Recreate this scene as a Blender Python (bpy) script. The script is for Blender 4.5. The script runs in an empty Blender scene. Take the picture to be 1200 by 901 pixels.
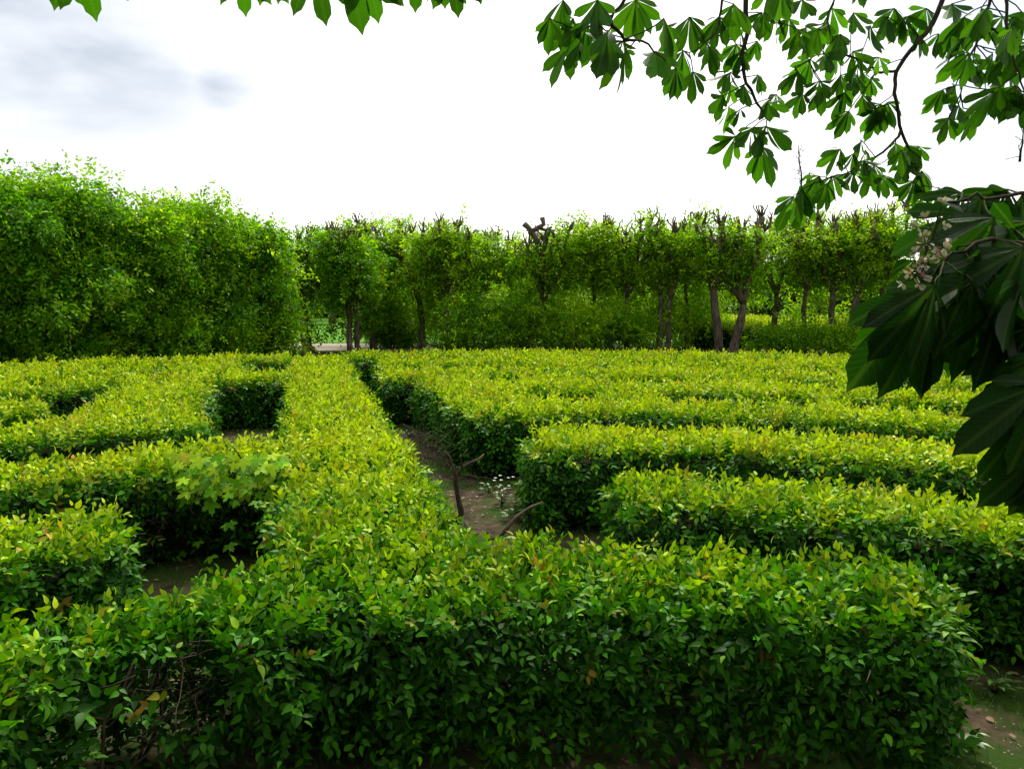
import bpy, math, random
import numpy as np

C = bpy.context.scene
rng = np.random.default_rng(11)
random.seed(5)
R = math.radians

# ------------------------------------------------------------------ camera, sky, sun, exposure
CAM_H = 1.95
PITCH = 6.87
HZ = 0.70                                   # height of the clipped maze hedges
cam_d = bpy.data.cameras.new('camera')
cam_d.sensor_width = 36; cam_d.lens = 27.0
cam_d.clip_start = 0.05; cam_d.clip_end = 2000
cam = bpy.data.objects.new('camera', cam_d)
cam.location = (0, 0, CAM_H); cam.rotation_euler = (R(90 - PITCH), 0, 0)
C.collection.objects.link(cam); C.camera = cam

SUN_EL, SUN_AZ = 52.0, 14.0                 # degrees, azimuth clockwise from +Y
sd = bpy.data.lights.new('sun', 'SUN'); sd.energy = 4.6; sd.angle = R(16); sd.color = (1.0, .95, .86)
sun = bpy.data.objects.new('sun', sd); C.collection.objects.link(sun)
sun.rotation_euler = (R(90 - SUN_EL), 0, R(180 - SUN_AZ))   # lamp -Z points from the sun to the scene

W = bpy.data.worlds.new('World'); C.world = W; W.use_nodes = True
def build_world():
    nt = W.node_tree; n = nt.nodes; l = nt.links; n.clear()
    out = n.new('ShaderNodeOutputWorld'); bg = n.new('ShaderNodeBackground'); bg.inputs[1].default_value = 0.1
    sky = n.new('ShaderNodeTexSky'); sky.sky_type = 'NISHITA'; sky.sun_disc = False
    sky.sun_elevation = R(SUN_EL); sky.sun_rotation = R(SUN_AZ)
    tc = n.new('ShaderNodeTexCoord')
    mp = n.new('ShaderNodeMapping'); mp.inputs['Scale'].default_value = (1.0, 1.0, 2.6)
    l.new(tc.outputs['Generated'], mp.inputs[0])
    nz = n.new('ShaderNodeTexNoise'); nz.inputs['Scale'].default_value = 2.2; nz.inputs['Detail'].default_value = 5
    nz.inputs['Roughness'].default_value = .55
    l.new(mp.outputs[0], nz.inputs['Vector'])
    def dotdir(az, el, lo, hi):
        v = n.new('ShaderNodeVectorMath'); v.operation = 'DOT_PRODUCT'
        l.new(tc.outputs['Generated'], v.inputs[0])
        v.inputs[1].default_value = (math.sin(R(az)) * math.cos(R(el)), math.cos(R(az)) * math.cos(R(el)), math.sin(R(el)))
        m = n.new('ShaderNodeMapRange'); m.interpolation_type = 'SMOOTHSTEP'
        m.inputs[1].default_value = lo; m.inputs[2].default_value = hi
        l.new(v.outputs['Value'], m.inputs[0]); return m.outputs[0]
    def math_(op, a, b, clamp=False):
        m = n.new('ShaderNodeMath'); m.operation = op; m.use_clamp = clamp
        for i, x in enumerate((a, b)):
            if isinstance(x, (int, float)): m.inputs[i].default_value = x
            else: l.new(x, m.inputs[i])
        return m.outputs[0]
    # grey-blue bank of cloud up on the left, broken by noise; small grey cloud; a thin blue opening on the right
    bank = math_('MULTIPLY', dotdir(-36, 26, math.cos(R(26)), math.cos(R(11))), 1.0)
    bank2 = dotdir(36, 17, math.cos(R(15)), math.cos(R(3)))
    small = math_('MULTIPLY', dotdir(-19.3, 13.6, math.cos(R(2.6)), math.cos(R(0.1))), .30)
    nn = n.new('ShaderNodeMapRange'); nn.interpolation_type = 'SMOOTHSTEP'
    nn.inputs[1].default_value = .30; nn.inputs[2].default_value = .66; l.new(nz.outputs['Fac'], nn.inputs[0])
    g = math_('MULTIPLY', bank, math_('ADD', math_('MULTIPLY', nn.outputs[0], .75), .50), True)
    g = math_('ADD', g, math_('MULTIPLY', small, math_('MULTIPLY', nn.outputs[0], 1.4)), True)
    g2 = math_('MULTIPLY', bank2, .6)
    # brightness of the cloud deck: brightest round the hidden sun
    glow = dotdir(SUN_AZ, SUN_EL, -.45, .85)
    br = math_('ADD', 1.6, math_('MULTIPLY', glow, 12.0))
    white = n.new('ShaderNodeCombineXYZ')
    l.new(br, white.inputs[0]); l.new(math_('MULTIPLY', br, .985), white.inputs[1]); l.new(math_('MULTIPLY', br, .97), white.inputs[2])
    mixa = n.new('ShaderNodeMix'); mixa.data_type = 'RGBA'
    l.new(g, mixa.inputs['Factor']); l.new(white.outputs[0], mixa.inputs['A']); mixa.inputs['B'].default_value = (4.7, 5.25, 6.1, 1)
    mixb = n.new('ShaderNodeMix'); mixb.data_type = 'RGBA'
    l.new(g2, mixb.inputs['Factor']); l.new(mixa.outputs['Result'], mixb.inputs['A'])
    # the clear sky seen thinly through the deck everywhere
    l.new(sky.outputs[0], mixb.inputs['B'])
    mixc = n.new('ShaderNodeMix'); mixc.data_type = 'RGBA'; mixc.inputs['Factor'].default_value = .06
    l.new(mixb.outputs['Result'], mixc.inputs['A']); l.new(sky.outputs[0], mixc.inputs['B'])
    l.new(mixc.outputs['Result'], bg.inputs[0]); l.new(bg.outputs[0], out.inputs[0])
build_world()
C.view_settings.view_transform = 'Standard'; C.view_settings.look = 'None'
C.view_settings.exposure = 0.36; C.view_settings.gamma = 1
C.render.engine = 'CYCLES'
C.cycles.max_bounces = 6; C.cycles.transmission_bounces = 3; C.cycles.diffuse_bounces = 3; C.cycles.glossy_bounces = 2

# ------------------------------------------------------------------ measuring helpers (1200 x 901 photograph)
cp, sp = math.cos(R(PITCH)), math.sin(R(PITCH))
def ray(x, y):
    u = (x - 600) / 900.0; v = (450.5 - y) / 900.0
    return np.array([u, cp + v * sp, -sp + v * cp])
def at(x, y, D):
    d = ray(x, y); return np.array([0, 0, CAM_H]) + d * (D / d[1])
def at_z(x, y, z):
    d = ray(x, y); return np.array([0, 0, CAM_H]) + d * ((z - CAM_H) / d[2])

# ------------------------------------------------------------------ materials
def newmat(name):
    m = bpy.data.materials.new(name); m.use_nodes = True
    nt = m.node_tree; nt.nodes.clear()
    return m, nt.nodes, nt.links

def leaf_mat(name, c0, c1, c2, red=(.42, .17, .03), trans=.35, rough=.42, veins=False, spec=.5, tcol=1.5):
    """c0 old leaf and painted shade, c1 grown leaf, c2 young leaf and painted light; the 'leaf' attribute holds (age, jitter, redness) of every leaf"""
    m, n, l = newmat(name)
    out = n.new('ShaderNodeOutputMaterial')
    at_ = n.new('ShaderNodeAttribute'); at_.attribute_name = 'leaf'
    sep = n.new('ShaderNodeSeparateColor'); l.new(at_.outputs['Color'], sep.inputs[0])
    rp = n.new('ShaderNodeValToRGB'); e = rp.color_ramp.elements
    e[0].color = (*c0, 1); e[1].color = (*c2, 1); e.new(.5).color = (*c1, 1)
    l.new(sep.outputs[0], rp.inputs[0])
    mx = n.new('ShaderNodeMix'); mx.data_type = 'RGBA'; l.new(sep.outputs[2], mx.inputs['Factor'])
    l.new(rp.outputs[0], mx.inputs['A']); mx.inputs['B'].default_value = (*red, 1)
    hs = n.new('ShaderNodeHueSaturation'); l.new(mx.outputs['Result'], hs.inputs['Color'])
    mr = n.new('ShaderNodeMapRange'); mr.inputs[3].default_value = .62; mr.inputs[4].default_value = 1.4
    l.new(sep.outputs[1], mr.inputs[0]); l.new(mr.outputs[0], hs.inputs['Value'])
    col = hs.outputs[0]
    bs = n.new('ShaderNodeBsdfPrincipled'); bs.inputs['Roughness'].default_value = rough
    bs.inputs['Specular IOR Level'].default_value = spec
    if veins:
        uv = n.new('ShaderNodeUVMap'); su = n.new('ShaderNodeSeparateXYZ'); l.new(uv.outputs[0], su.inputs[0])
        ab = n.new('ShaderNodeMath'); ab.operation = 'ABSOLUTE'; l.new(su.outputs[0], ab.inputs[0])
        rib = n.new('ShaderNodeMapRange'); rib.inputs[1].default_value = .012; rib.inputs[2].default_value = .03
        rib.inputs[3].default_value = 1; rib.inputs[4].default_value = 0; l.new(ab.outputs[0], rib.inputs[0])
        a = n.new('ShaderNodeMath'); a.operation = 'MULTIPLY_ADD'; l.new(ab.outputs[0], a.inputs[0]); a.inputs[1].default_value = -1.1
        l.new(su.outputs[1], a.inputs[2])
        s = n.new('ShaderNodeMath'); s.operation = 'MULTIPLY'; l.new(a.outputs[0], s.inputs[0]); s.inputs[1].default_value = 88
        sn = n.new('ShaderNodeMath'); sn.operation = 'SINE'; l.new(s.outputs[0], sn.inputs[0])
        v2 = n.new('ShaderNodeMapRange'); v2.inputs[1].default_value = .6; v2.inputs[2].default_value = 1
        v2.inputs[3].default_value = 0; v2.inputs[4].default_value = .4; l.new(sn.outputs[0], v2.inputs[0])
        mxx = n.new('ShaderNodeMath'); mxx.operation = 'MAXIMUM'; l.new(rib.outputs[0], mxx.inputs[0]); l.new(v2.outputs[0], mxx.inputs[1])
        mv = n.new('ShaderNodeMix'); mv.data_type = 'RGBA'; mv.inputs['B'].default_value = (.16, .26, .05, 1)
        mul = n.new('ShaderNodeMath'); mul.operation = 'MULTIPLY'; mul.inputs[1].default_value = .13
        l.new(mxx.outputs[0], mul.inputs[0]); l.new(mul.outputs[0], mv.inputs['Factor']); l.new(col, mv.inputs['A'])
        col = mv.outputs['Result']
        bp = n.new('ShaderNodeBump'); bp.inputs['Strength'].default_value = .22; bp.inputs['Distance'].default_value = .003
        bp.invert = True
        l.new(mxx.outputs[0], bp.inputs['Height']); l.new(bp.outputs[0], bs.inputs['Normal'])
    l.new(col, bs.inputs['Base Color'])
    tr = n.new('ShaderNodeBsdfTranslucent')
    tm = n.new('ShaderNodeMix'); tm.data_type = 'RGBA'; tm.blend_type = 'MULTIPLY'; tm.inputs['Factor'].default_value = 1
    l.new(col, tm.inputs['A']); tm.inputs['B'].default_value = (tcol, tcol * 1.05, tcol * .35, 1)
    l.new(tm.outputs['Result'], tr.inputs[0])
    ms = n.new('ShaderNodeMixShader'); ms.inputs[0].default_value = trans
    l.new(bs.outputs[0], ms.inputs[1]); l.new(tr.outputs[0], ms.inputs[2]); l.new(ms.outputs[0], out.inputs[0])
    return m

M = {}
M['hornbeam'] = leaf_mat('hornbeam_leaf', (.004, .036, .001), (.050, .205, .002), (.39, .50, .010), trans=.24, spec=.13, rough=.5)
M['tree_leaf'] = leaf_mat('tree_leaf', (.016, .09, .003), (.095, .27, .004), (.30, .46, .010), trans=.46, spec=.1)
M['far_leaf'] = leaf_mat('far_leaf', (.03, .09, .01), (.08, .18, .012), (.22, .33, .02), trans=.3)
M['chestnut'] = leaf_mat('chestnut_leaf', (.006, .034, .002), (.028, .115, .003), (.085, .24, .006), trans=.46, rough=.45, veins=True, spec=.13, tcol=1.6)
M['maple'] = leaf_mat('maple_leaf', (.02, .10, .003), (.11, .30, .005), (.38, .52, .015), trans=.3, rough=.55, spec=.12)
M['weed'] = leaf_mat('weed_leaf', (.03, .09, .01), (.07, .16, .015), (.16, .27, .03), trans=.25)
M['petal'] = leaf_mat('petal', (.24, .22, .20), (.34, .32, .28), (.32, .27, .26), red=(.30, .05, .07), trans=.2)

def noise_mat(name, ca, cb, scale, rough=.85, bump=.3, dist=.01, stretch=(1, 1, 1), cc=None):
    m, n, l = newmat(name)
    out = n.new('ShaderNodeOutputMaterial'); bs = n.new('ShaderNodeBsdfPrincipled'); bs.inputs['Roughness'].default_value = rough; bs.inputs['Specular IOR Level'].default_value = .08
    tc = n.new('ShaderNodeTexCoord'); mp = n.new('ShaderNodeMapping'); mp.inputs['Scale'].default_value = stretch
    l.new(tc.outputs['Object'], mp.inputs[0])
    nz = n.new('ShaderNodeTexNoise'); nz.inputs['Scale'].default_value = scale; nz.inputs['Detail'].default_value = 6
    nz.inputs['Roughness'].default_value = .65; l.new(mp.outputs[0], nz.inputs['Vector'])
    rp = n.new('ShaderNodeValToRGB'); e = rp.color_ramp.elements
    e[0].position = .34; e[1].position = .66; e[0].color = (*ca, 1); e[1].color = (*cb, 1)
    if cc: e.new(.5).color = (*cc, 1)
    l.new(nz.outputs['Fac'], rp.inputs[0]); l.new(rp.outputs[0], bs.inputs['Base Color'])
    bp = n.new('ShaderNodeBump'); bp.inputs['Strength'].default_value = bump; bp.inputs['Distance'].default_value = dist
    l.new(nz.outputs['Fac'], bp.inputs['Height']); l.new(bp.outputs[0], bs.inputs['Normal'])
    l.new(bs.outputs[0], out.inputs[0]); return m
M['bark'] = noise_mat('bark', (.05, .04, .03), (.24, .20, .15), 14, bump=.8, dist=.02, stretch=(1, 1, .25), cc=(.13, .105, .075))
M['twig'] = noise_mat('twig_bark', (.03, .022, .016), (.09, .07, .05), 40, bump=.4, dist=.004, stretch=(1, 1, .4))
M['core'] = noise_mat('dark_filler', (.008, .010, .004), (.03, .035, .012), 30, bump=.9, dist=.03)  # near-black: the shade inside the hedges put into the colour
M['stalk'] = noise_mat('green_stalk', (.02, .04, .008), (.05, .08, .015), 30)
M['lawn'] = noise_mat('lawn', (.04, .14, .004), (.10, .24, .008), 1.2, cc=(.065, .19, .006), bump=.3, dist=.03)
M['gravel'] = noise_mat('gravel', (.24, .20, .14), (.38, .33, .25), 30, bump=.4, dist=.01)

def soil():
    m, n, l = newmat('soil')
    out = n.new('ShaderNodeOutputMaterial'); bs = n.new('ShaderNodeBsdfPrincipled'); bs.inputs['Roughness'].default_value = .95; bs.inputs['Specular IOR Level'].default_value = .05
    tc = n.new('ShaderNodeTexCoord')
    def noise(s, d=6, rgh=.6):
        z = n.new('ShaderNodeTexNoise'); z.inputs['Scale'].default_value = s; z.inputs['Detail'].default_value = d
        z.inputs['Roughness'].default_value = rgh; l.new(tc.outputs['Object'], z.inputs['Vector']); return z.outputs['Fac']
    rp = n.new('ShaderNodeValToRGB'); e = rp.color_ramp.elements
    e[0].position = .35; e[0].color = (.022, .017, .010, 1); e[1].position = .68; e[1].color = (.095, .068, .044, 1)
    l.new(noise(9), rp.inputs[0])
    gm = n.new('ShaderNodeMapRange'); gm.inputs[1].default_value = .42; gm.inputs[2].default_value = .56; l.new(noise(1.6, 5), gm.inputs[0])
    mx = n.new('ShaderNodeMix'); mx.data_type = 'RGBA'; l.new(gm.outputs[0], mx.inputs['Factor']); l.new(rp.outputs[0], mx.inputs['A'])
    mx.inputs['B'].default_value = (.025, .052, .008, 1)
    vo = n.new('ShaderNodeTexVoronoi'); vo.inputs['Scale'].default_value = 38; l.new(tc.outputs['Object'], vo.inputs['Vector'])
    pm = n.new('ShaderNodeMapRange'); pm.inputs[1].default_value = .20; pm.inputs[2].default_value = .13
    l.new(vo.outputs['Distance'], pm.inputs[0])
    sc = n.new('ShaderNodeSeparateColor'); l.new(vo.outputs['Color'], sc.inputs[0])
    th = n.new('ShaderNodeMath'); th.operation = 'GREATER_THAN'; th.inputs[1].default_value = .62; l.new(sc.outputs[0], th.inputs[0])
    pf = n.new('ShaderNodeMath'); pf.operation = 'MULTIPLY'; l.new(pm.outputs[0], pf.inputs[0]); l.new(th.outputs[0], pf.inputs[1])
    m2 = n.new('ShaderNodeMix'); m2.data_type = 'RGBA'; l.new(pf.outputs[0], m2.inputs['Factor']); l.new(mx.outputs['Result'], m2.inputs['A'])
    m2.inputs['B'].default_value = (.20, .17, .13, 1)
    l.new(m2.outputs['Result'], bs.inputs['Base Color'])
    bp = n.new('ShaderNodeBump'); bp.inputs['Strength'].default_value = .7; bp.inputs['Distance'].default_value = .02
    l.new(noise(26, 5, .7), bp.inputs['Height']); l.new(bp.outputs[0], bs.inputs['Normal'])
    l.new(bs.outputs[0], out.inputs[0]); return m
M['soil'] = soil()

# ------------------------------------------------------------------ mesh helpers
def norm(a): return a / np.maximum(np.linalg.norm(a, axis=-1, keepdims=True), 1e-9)
def link(name, data, parent=None):
    o = bpy.data.objects.new(name, data); C.collection.objects.link(o)
    if parent is not None: o.parent = parent
    return o
def tag(o, label, cat, group=None):
    o['label'] = label; o['category'] = cat
    if group: o['group'] = group
    return o
def empty(name, loc, label, cat, group=None):
    o = link(name, None); o.location = loc; return tag(o, label, cat, group)

def T(v, f):
    v = np.array(v, float)
    lt = np.array([len(x) for x in f]); lv = np.array([i for x in f for i in x])
    return v, lt, lv
TPL_FAR = T([(0, 0, 0), (.27, .42, .07), (0, 1, -.07), (-.27, .42, .07)], [(0, 1, 2), (0, 2, 3)])
TPL_NEAR = T([(0, 0, 0), (.19, .15, .045), (.265, .38, .06), (.165, .70, .02), (0, 1.04, -.15), (-.165, .70, .02), (-.265, .38, .06), (-.19, .15, .045), (0, .38, 0), (0, .70, -.03)],
             [(0, 1, 2, 8), (8, 2, 3, 9), (9, 3, 4), (9, 4, 5), (8, 9, 5, 6), (0, 8, 6, 7)])
def leaflet_tpl():
    al = [0, .15, .3, .45, .6, .72, .83, .91, 1.0]
    w = [.010, .040, .085, .130, .158, .158, .122, .062, 0]
    v = []; f = []
    for a, ww in zip(al, w):
        z = -.16 * a * a
        wav = .012 * math.sin(a * 40)
        v += [(-ww - (wav if 0 < ww else 0), a, z + ww * .16), (0, a, z), (ww + (wav if 0 < ww else 0), a, z + ww * .16)]
    for i in range(len(al) - 1):
        b = i * 3
        f += [(b + 1, b + 2, b + 5, b + 4), (b, b + 1, b + 4, b + 3)]
    return T(v, f)
TPL_CHEST = leaflet_tpl()
def maple_tpl():
    pts = []
    lobes = [(-115, .48), (-58, .85), (0, 1.0), (58, .85), (115, .48)]
    for i, (a, L) in enumerate(lobes):
        for da, k in ((-20, .60), (-15, .80), (-6, .78), (0, 1.0), (6, .78), (15, .80), (20, .60)):
            pts.append((a + da * (1.0), L * k))
        if i < 4: pts.append((a + 28.5, .44))
    v = [(0, .0, 0)]
    for a, r_ in pts: v.append((r_ * .62 * math.sin(R(a)), r_ * .62 * math.cos(R(a)) , -.12 * r_ * r_))
    f = [(0, i + 1, i) for i in range(1, len(v) - 1)]
    return T(v, f)
TPL_MAPLE = maple_tpl()
TPL_PETAL = T([(0, 0, 0), (.3, .5, .1), (.2, 1, .05), (-.2, 1, .05), (-.3, .5, .1)], [(0, 1, 2, 3, 4)])
TPL_BLADE = T([(-.03, 0, 0), (.03, 0, 0), (.025, .5, .05), (0, 1, .22), (-.025, .5, .05)], [(0, 1, 2, 4), (4, 2, 3)])

def leaves(name, P, D, N, S, A, tpl, mat, parent=None, smooth=False, wid=1.0):
    """many leaves in ONE mesh: P base points, D directions, N normals, S lengths, A (age, jitter, red)"""
    tv, lt, lv = tpl; n = len(P); D = norm(D)
    X = norm(np.cross(D, N)); Z = np.cross(X, D)
    S = np.asarray(S)[:, None, None]
    wid = np.broadcast_to(np.asarray(wid, float), (n,))[:, None, None]
    V = P[:, None, :] + S * (tv[None, :, 0:1] * wid * X[:, None, :] + tv[None, :, 1:2] * D[:, None, :] + tv[None, :, 2:3] * Z[:, None, :])
    k = len(tv)
    me = bpy.data.meshes.new(name)
    me.vertices.add(n * k); me.vertices.foreach_set('co', V.astype(np.float32).ravel())
    L = (lv[None, :] + (np.arange(n) * k)[:, None]).ravel()
    me.loops.add(len(L)); me.loops.foreach_set('vertex_index', L.astype(np.int32))
    tot = np.tile(lt, n); st = np.concatenate([[0], np.cumsum(tot)[:-1]])
    me.polygons.add(len(tot)); me.polygons.foreach_set('loop_start', st.astype(np.int32))
    me.polygons.foreach_set('loop_total', tot.astype(np.int32))
    if smooth: me.polygons.foreach_set('use_smooth', np.ones(len(tot), bool))
    at_ = me.attributes.new('leaf', 'FLOAT_COLOR', 'FACE')
    Ac = np.ones((n, 4), np.float32); Ac[:, :3] = np.clip(A, 0, 1)
    at_.data.foreach_set('color', np.repeat(Ac, len(lt), axis=0).ravel())
    if tpl is TPL_CHEST:
        uv = me.uv_layers.new(name='UVMap')
        u = np.tile(tv[lv][:, :2], (n, 1)).astype(np.float32); uv.data.foreach_set('uv', u.ravel())
    me.update(calc_edges=True); me.materials.append(mat)
    return link(name, me, parent)

class Acc:
    """collects leaf arrays"""
    def __init__(s): s.P, s.D, s.N, s.S, s.A = [], [], [], [], []
    def add(s, P, D, N, S, A):
        s.P.append(P); s.D.append(D); s.N.append(N); s.S.append(S); s.A.append(A)
    def build(s, name, tpl, mat, parent=None, **k):
        return leaves(name, np.concatenate(s.P), np.concatenate(s.D), np.concatenate(s.N), np.concatenate(s.S), np.concatenate(s.A), tpl, mat, parent, **k)

def tubes(name, lines, mat, parent=None, sides=7, rough=0.0):
    """lines: list of (points, radii) swept into ONE mesh"""
    V, F = [], []
    for pts, rad in lines:
        pts = np.array(pts, float); rad = np.broadcast_to(np.asarray(rad, float), (len(pts),))
        t = np.gradient(pts, axis=0); t = norm(t)
        ref = np.array([0, 0, 1.0]) if abs(t[0][2]) < .8 else np.array([1.0, 0, 0])
        b0 = len(V)
        for i in range(len(pts)):
            a = np.cross(t[i], ref); a /= max(np.linalg.norm(a), 1e-6); b = np.cross(t[i], a)
            ref = np.cross(a, t[i]) * 1.0
            for k in range(sides):
                an = 2 * math.pi * k / sides
                rr = rad[i] * (1 + rough * random.uniform(-1, 1))
                V.append(pts[i] + rr * (math.cos(an) * a + math.sin(an) * b))
        for i in range(len(pts) - 1):
            for k in range(sides):
                q = b0 + i * sides; k2 = (k + 1) % sides
                F.append((q + k, q + k2, q + sides + k2, q + sides + k))
        F.append(tuple(b0 + k for k in reversed(range(sides))))
        F.append(tuple(b0 + (len(pts) - 1) * sides + k for k in range(sides)))
    me = bpy.data.meshes.new(name); me.from_pydata([tuple(v) for v in V], [], F)
    me.polygons.foreach_set('use_smooth', np.ones(len(F), bool))
    me.materials.append(mat); me.update()
    return link(name, me, parent)

def wob(P, f=1.0, ph=0.0):
    x, y, z = P[..., 0] * f, P[..., 1] * f, P[..., 2] * f
    return (np.sin(2.1 * x + 1.3 * y + ph) + np.sin(-1.7 * x + 2.9 * y + 1.1 * z + 2 + ph) + np.sin(4.3 * x + .7 * y + 3 * z + ph * 2)
            + np.sin(1.1 * x - 4.9 * y + 2.3 * z + 1 + ph)) / 4

def wander(p0, p1, n, amp, seed=None):
    p0 = np.array(p0, float); p1 = np.array(p1, float); r_ = np.random.default_rng(seed if seed is not None else rng.integers(1e9))
    t = np.linspace(0, 1, n)[:, None]; L = np.linalg.norm(p1 - p0)
    off = np.cumsum(r_.normal(0, 1, (n, 3)), axis=0); off -= off[0]; off -= t * off[-1]
    return p0 + (p1 - p0) * t + off * amp * L / math.sqrt(n)

def sprays(P, D, N, nl, size, step, age, red, spread=.95, agegrow=.25, jit=.35):
    """P (k,3) twig bases -> alternate leaves in the plane of each twig. returns leaf arrays"""
    k = len(P); D = norm(D); X = norm(np.cross(D, N)); Nn = np.cross(X, D)
    out = Acc()
    for i in range(nl):
        f = (i + 1) / nl
        side = 1 if i % 2 else -1
        last = i == nl - 1
        pos = P + D * (step * i * size)[:, None] + rng.normal(0, .08, (k, 3)) * size[:, None]
        d = D * (1.0 if last else .55) + X * (0 if last else side * spread * .75) + rng.normal(0, jit * .6, (k, 3))
        nn = Nn + rng.normal(0, jit, (k, 3))
        s = size * rng.uniform(.72, 1.18, k) * (.78 if last else 1.0 - .15 * abs(f - .5))
        A = np.stack([age + agegrow * (f - .4) + rng.normal(0, .10, k), rng.uniform(0, 1, k), red * f * rng.uniform(0, 1, k)], 1)
        out.add(pos, norm(d), nn, s, A)
    return out

# ------------------------------------------------------------------ the ground
def sheet(name, pts, z, mat, label=None):
    me = bpy.data.meshes.new(name); me.from_pydata([(x, y, z) for x, y in pts], [], [tuple(range(len(pts)))])
    me.materials.append(mat); o = link(name, me); o['kind'] = 'structure'; return o
sheet('ground', [(-900, -300), (900, -300), (900, 1500), (-900, 1500)], 0, M['soil'])
def arcpts(r0, r1, a0, a1, n=40, o=(.36, 0)):
    a = np.linspace(R(a0), R(a1), n)
    return [(o[0] + r0 * math.sin(t), o[1] + r0 * math.cos(t)) for t in a] + [(o[0] + r1 * math.sin(t), o[1] + r1 * math.cos(t)) for t in a[::-1]]
sheet('lawn', [(-400, 29.5), (400, 29.5), (400, 900), (-400, 900)], .008, M['lawn'])
sheet('gravel_path', [(-60, 25.6), (-2.2, 25.6), (-3.4, 29.2), (-60, 29.2)], .004, M['gravel'])

# ------------------------------------------------------------------ the circular hedge maze
OX, OY, AZ = .36, 0.0, -15.6
def perp(r_, p): return AZ + math.degrees(math.asin(p / r_))
class Arc:
    def __init__(s, r0, r1, a, b):
        if r0 > 7.5: r0 += .06; r1 -= .06
        s.r0, s.r1, s.a, s.b = r0, r1, R(a), R(b)
    def sdf(s, x, y):
        dx, dy = x - OX, y - OY; r_ = np.hypot(dx, dy); t = np.arctan2(dx, dy)
        q1 = np.maximum(s.r0 - r_, r_ - s.r1) + .12; q2 = np.maximum(s.a - t, t - s.b) * r_ + .12
        return np.hypot(np.maximum(q1, 0), np.maximum(q2, 0)) + np.minimum(np.maximum(q1, q2), 0) - .12
    def sample(s, n):
        r_ = np.sqrt(rng.uniform((s.r0 - .06) ** 2, (s.r1 + .06) ** 2, n)); e = .06 / s.r0
        t = rng.uniform(s.a - e, s.b + e, n); return OX + r_ * np.sin(t), OY + r_ * np.cos(t)
    def area(s): return (s.b - s.a) * (s.r1 ** 2 - s.r0 ** 2) / 2
    def outline(s, ins):
        e = ins / s.r0
        return arcpts(s.r0 + ins, s.r1 - ins, math.degrees(s.a + e), math.degrees(s.b - e), 30, (OX, OY))
class Bar:
    def __init__(s, p0, p1, s0, s1, az=AZ, o=(OX, OY)):
        s.p0, s.p1, s.s0, s.s1, s.o = p0, p1, s0, s1, o
        s.u = np.array([math.sin(R(az)), math.cos(R(az))]); s.v = np.array([s.u[1], -s.u[0]])
    def sdf(s, x, y):
        dx, dy = x - s.o[0], y - s.o[1]; al = dx * s.u[0] + dy * s.u[1]; pe = dx * s.v[0] + dy * s.v[1]
        q1 = np.maximum(s.p0 - pe, pe - s.p1) + .12; q2 = np.maximum(s.s0 - al, al - s.s1) + .12
        return np.hypot(np.maximum(q1, 0), np.maximum(q2, 0)) + np.minimum(np.maximum(q1, q2), 0) - .12
    def sample(s, n):
        pe = rng.uniform(s.p0 - .06, s.p1 + .06, n); al = rng.uniform(s.s0 - .06, s.s1 + .06, n)
        return s.o[0] + al * s.u[0] + pe * s.v[0], s.o[1] + al * s.u[1] + pe * s.v[1]
    def area(s): return (s.p1 - s.p0) * (s.s1 - s.s0)
    def outline(s, ins):
        c = [(s.p0 + ins, s.s0 + ins), (s.p0 + ins, s.s1 - ins), (s.p1 - ins, s.s1 - ins), (s.p1 - ins, s.s0 + ins)]
        return [(s.o[0] + b * s.u[0] + a * s.v[0], s.o[1] + b * s.u[1] + a * s.v[1]) for a, b in c]

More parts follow.
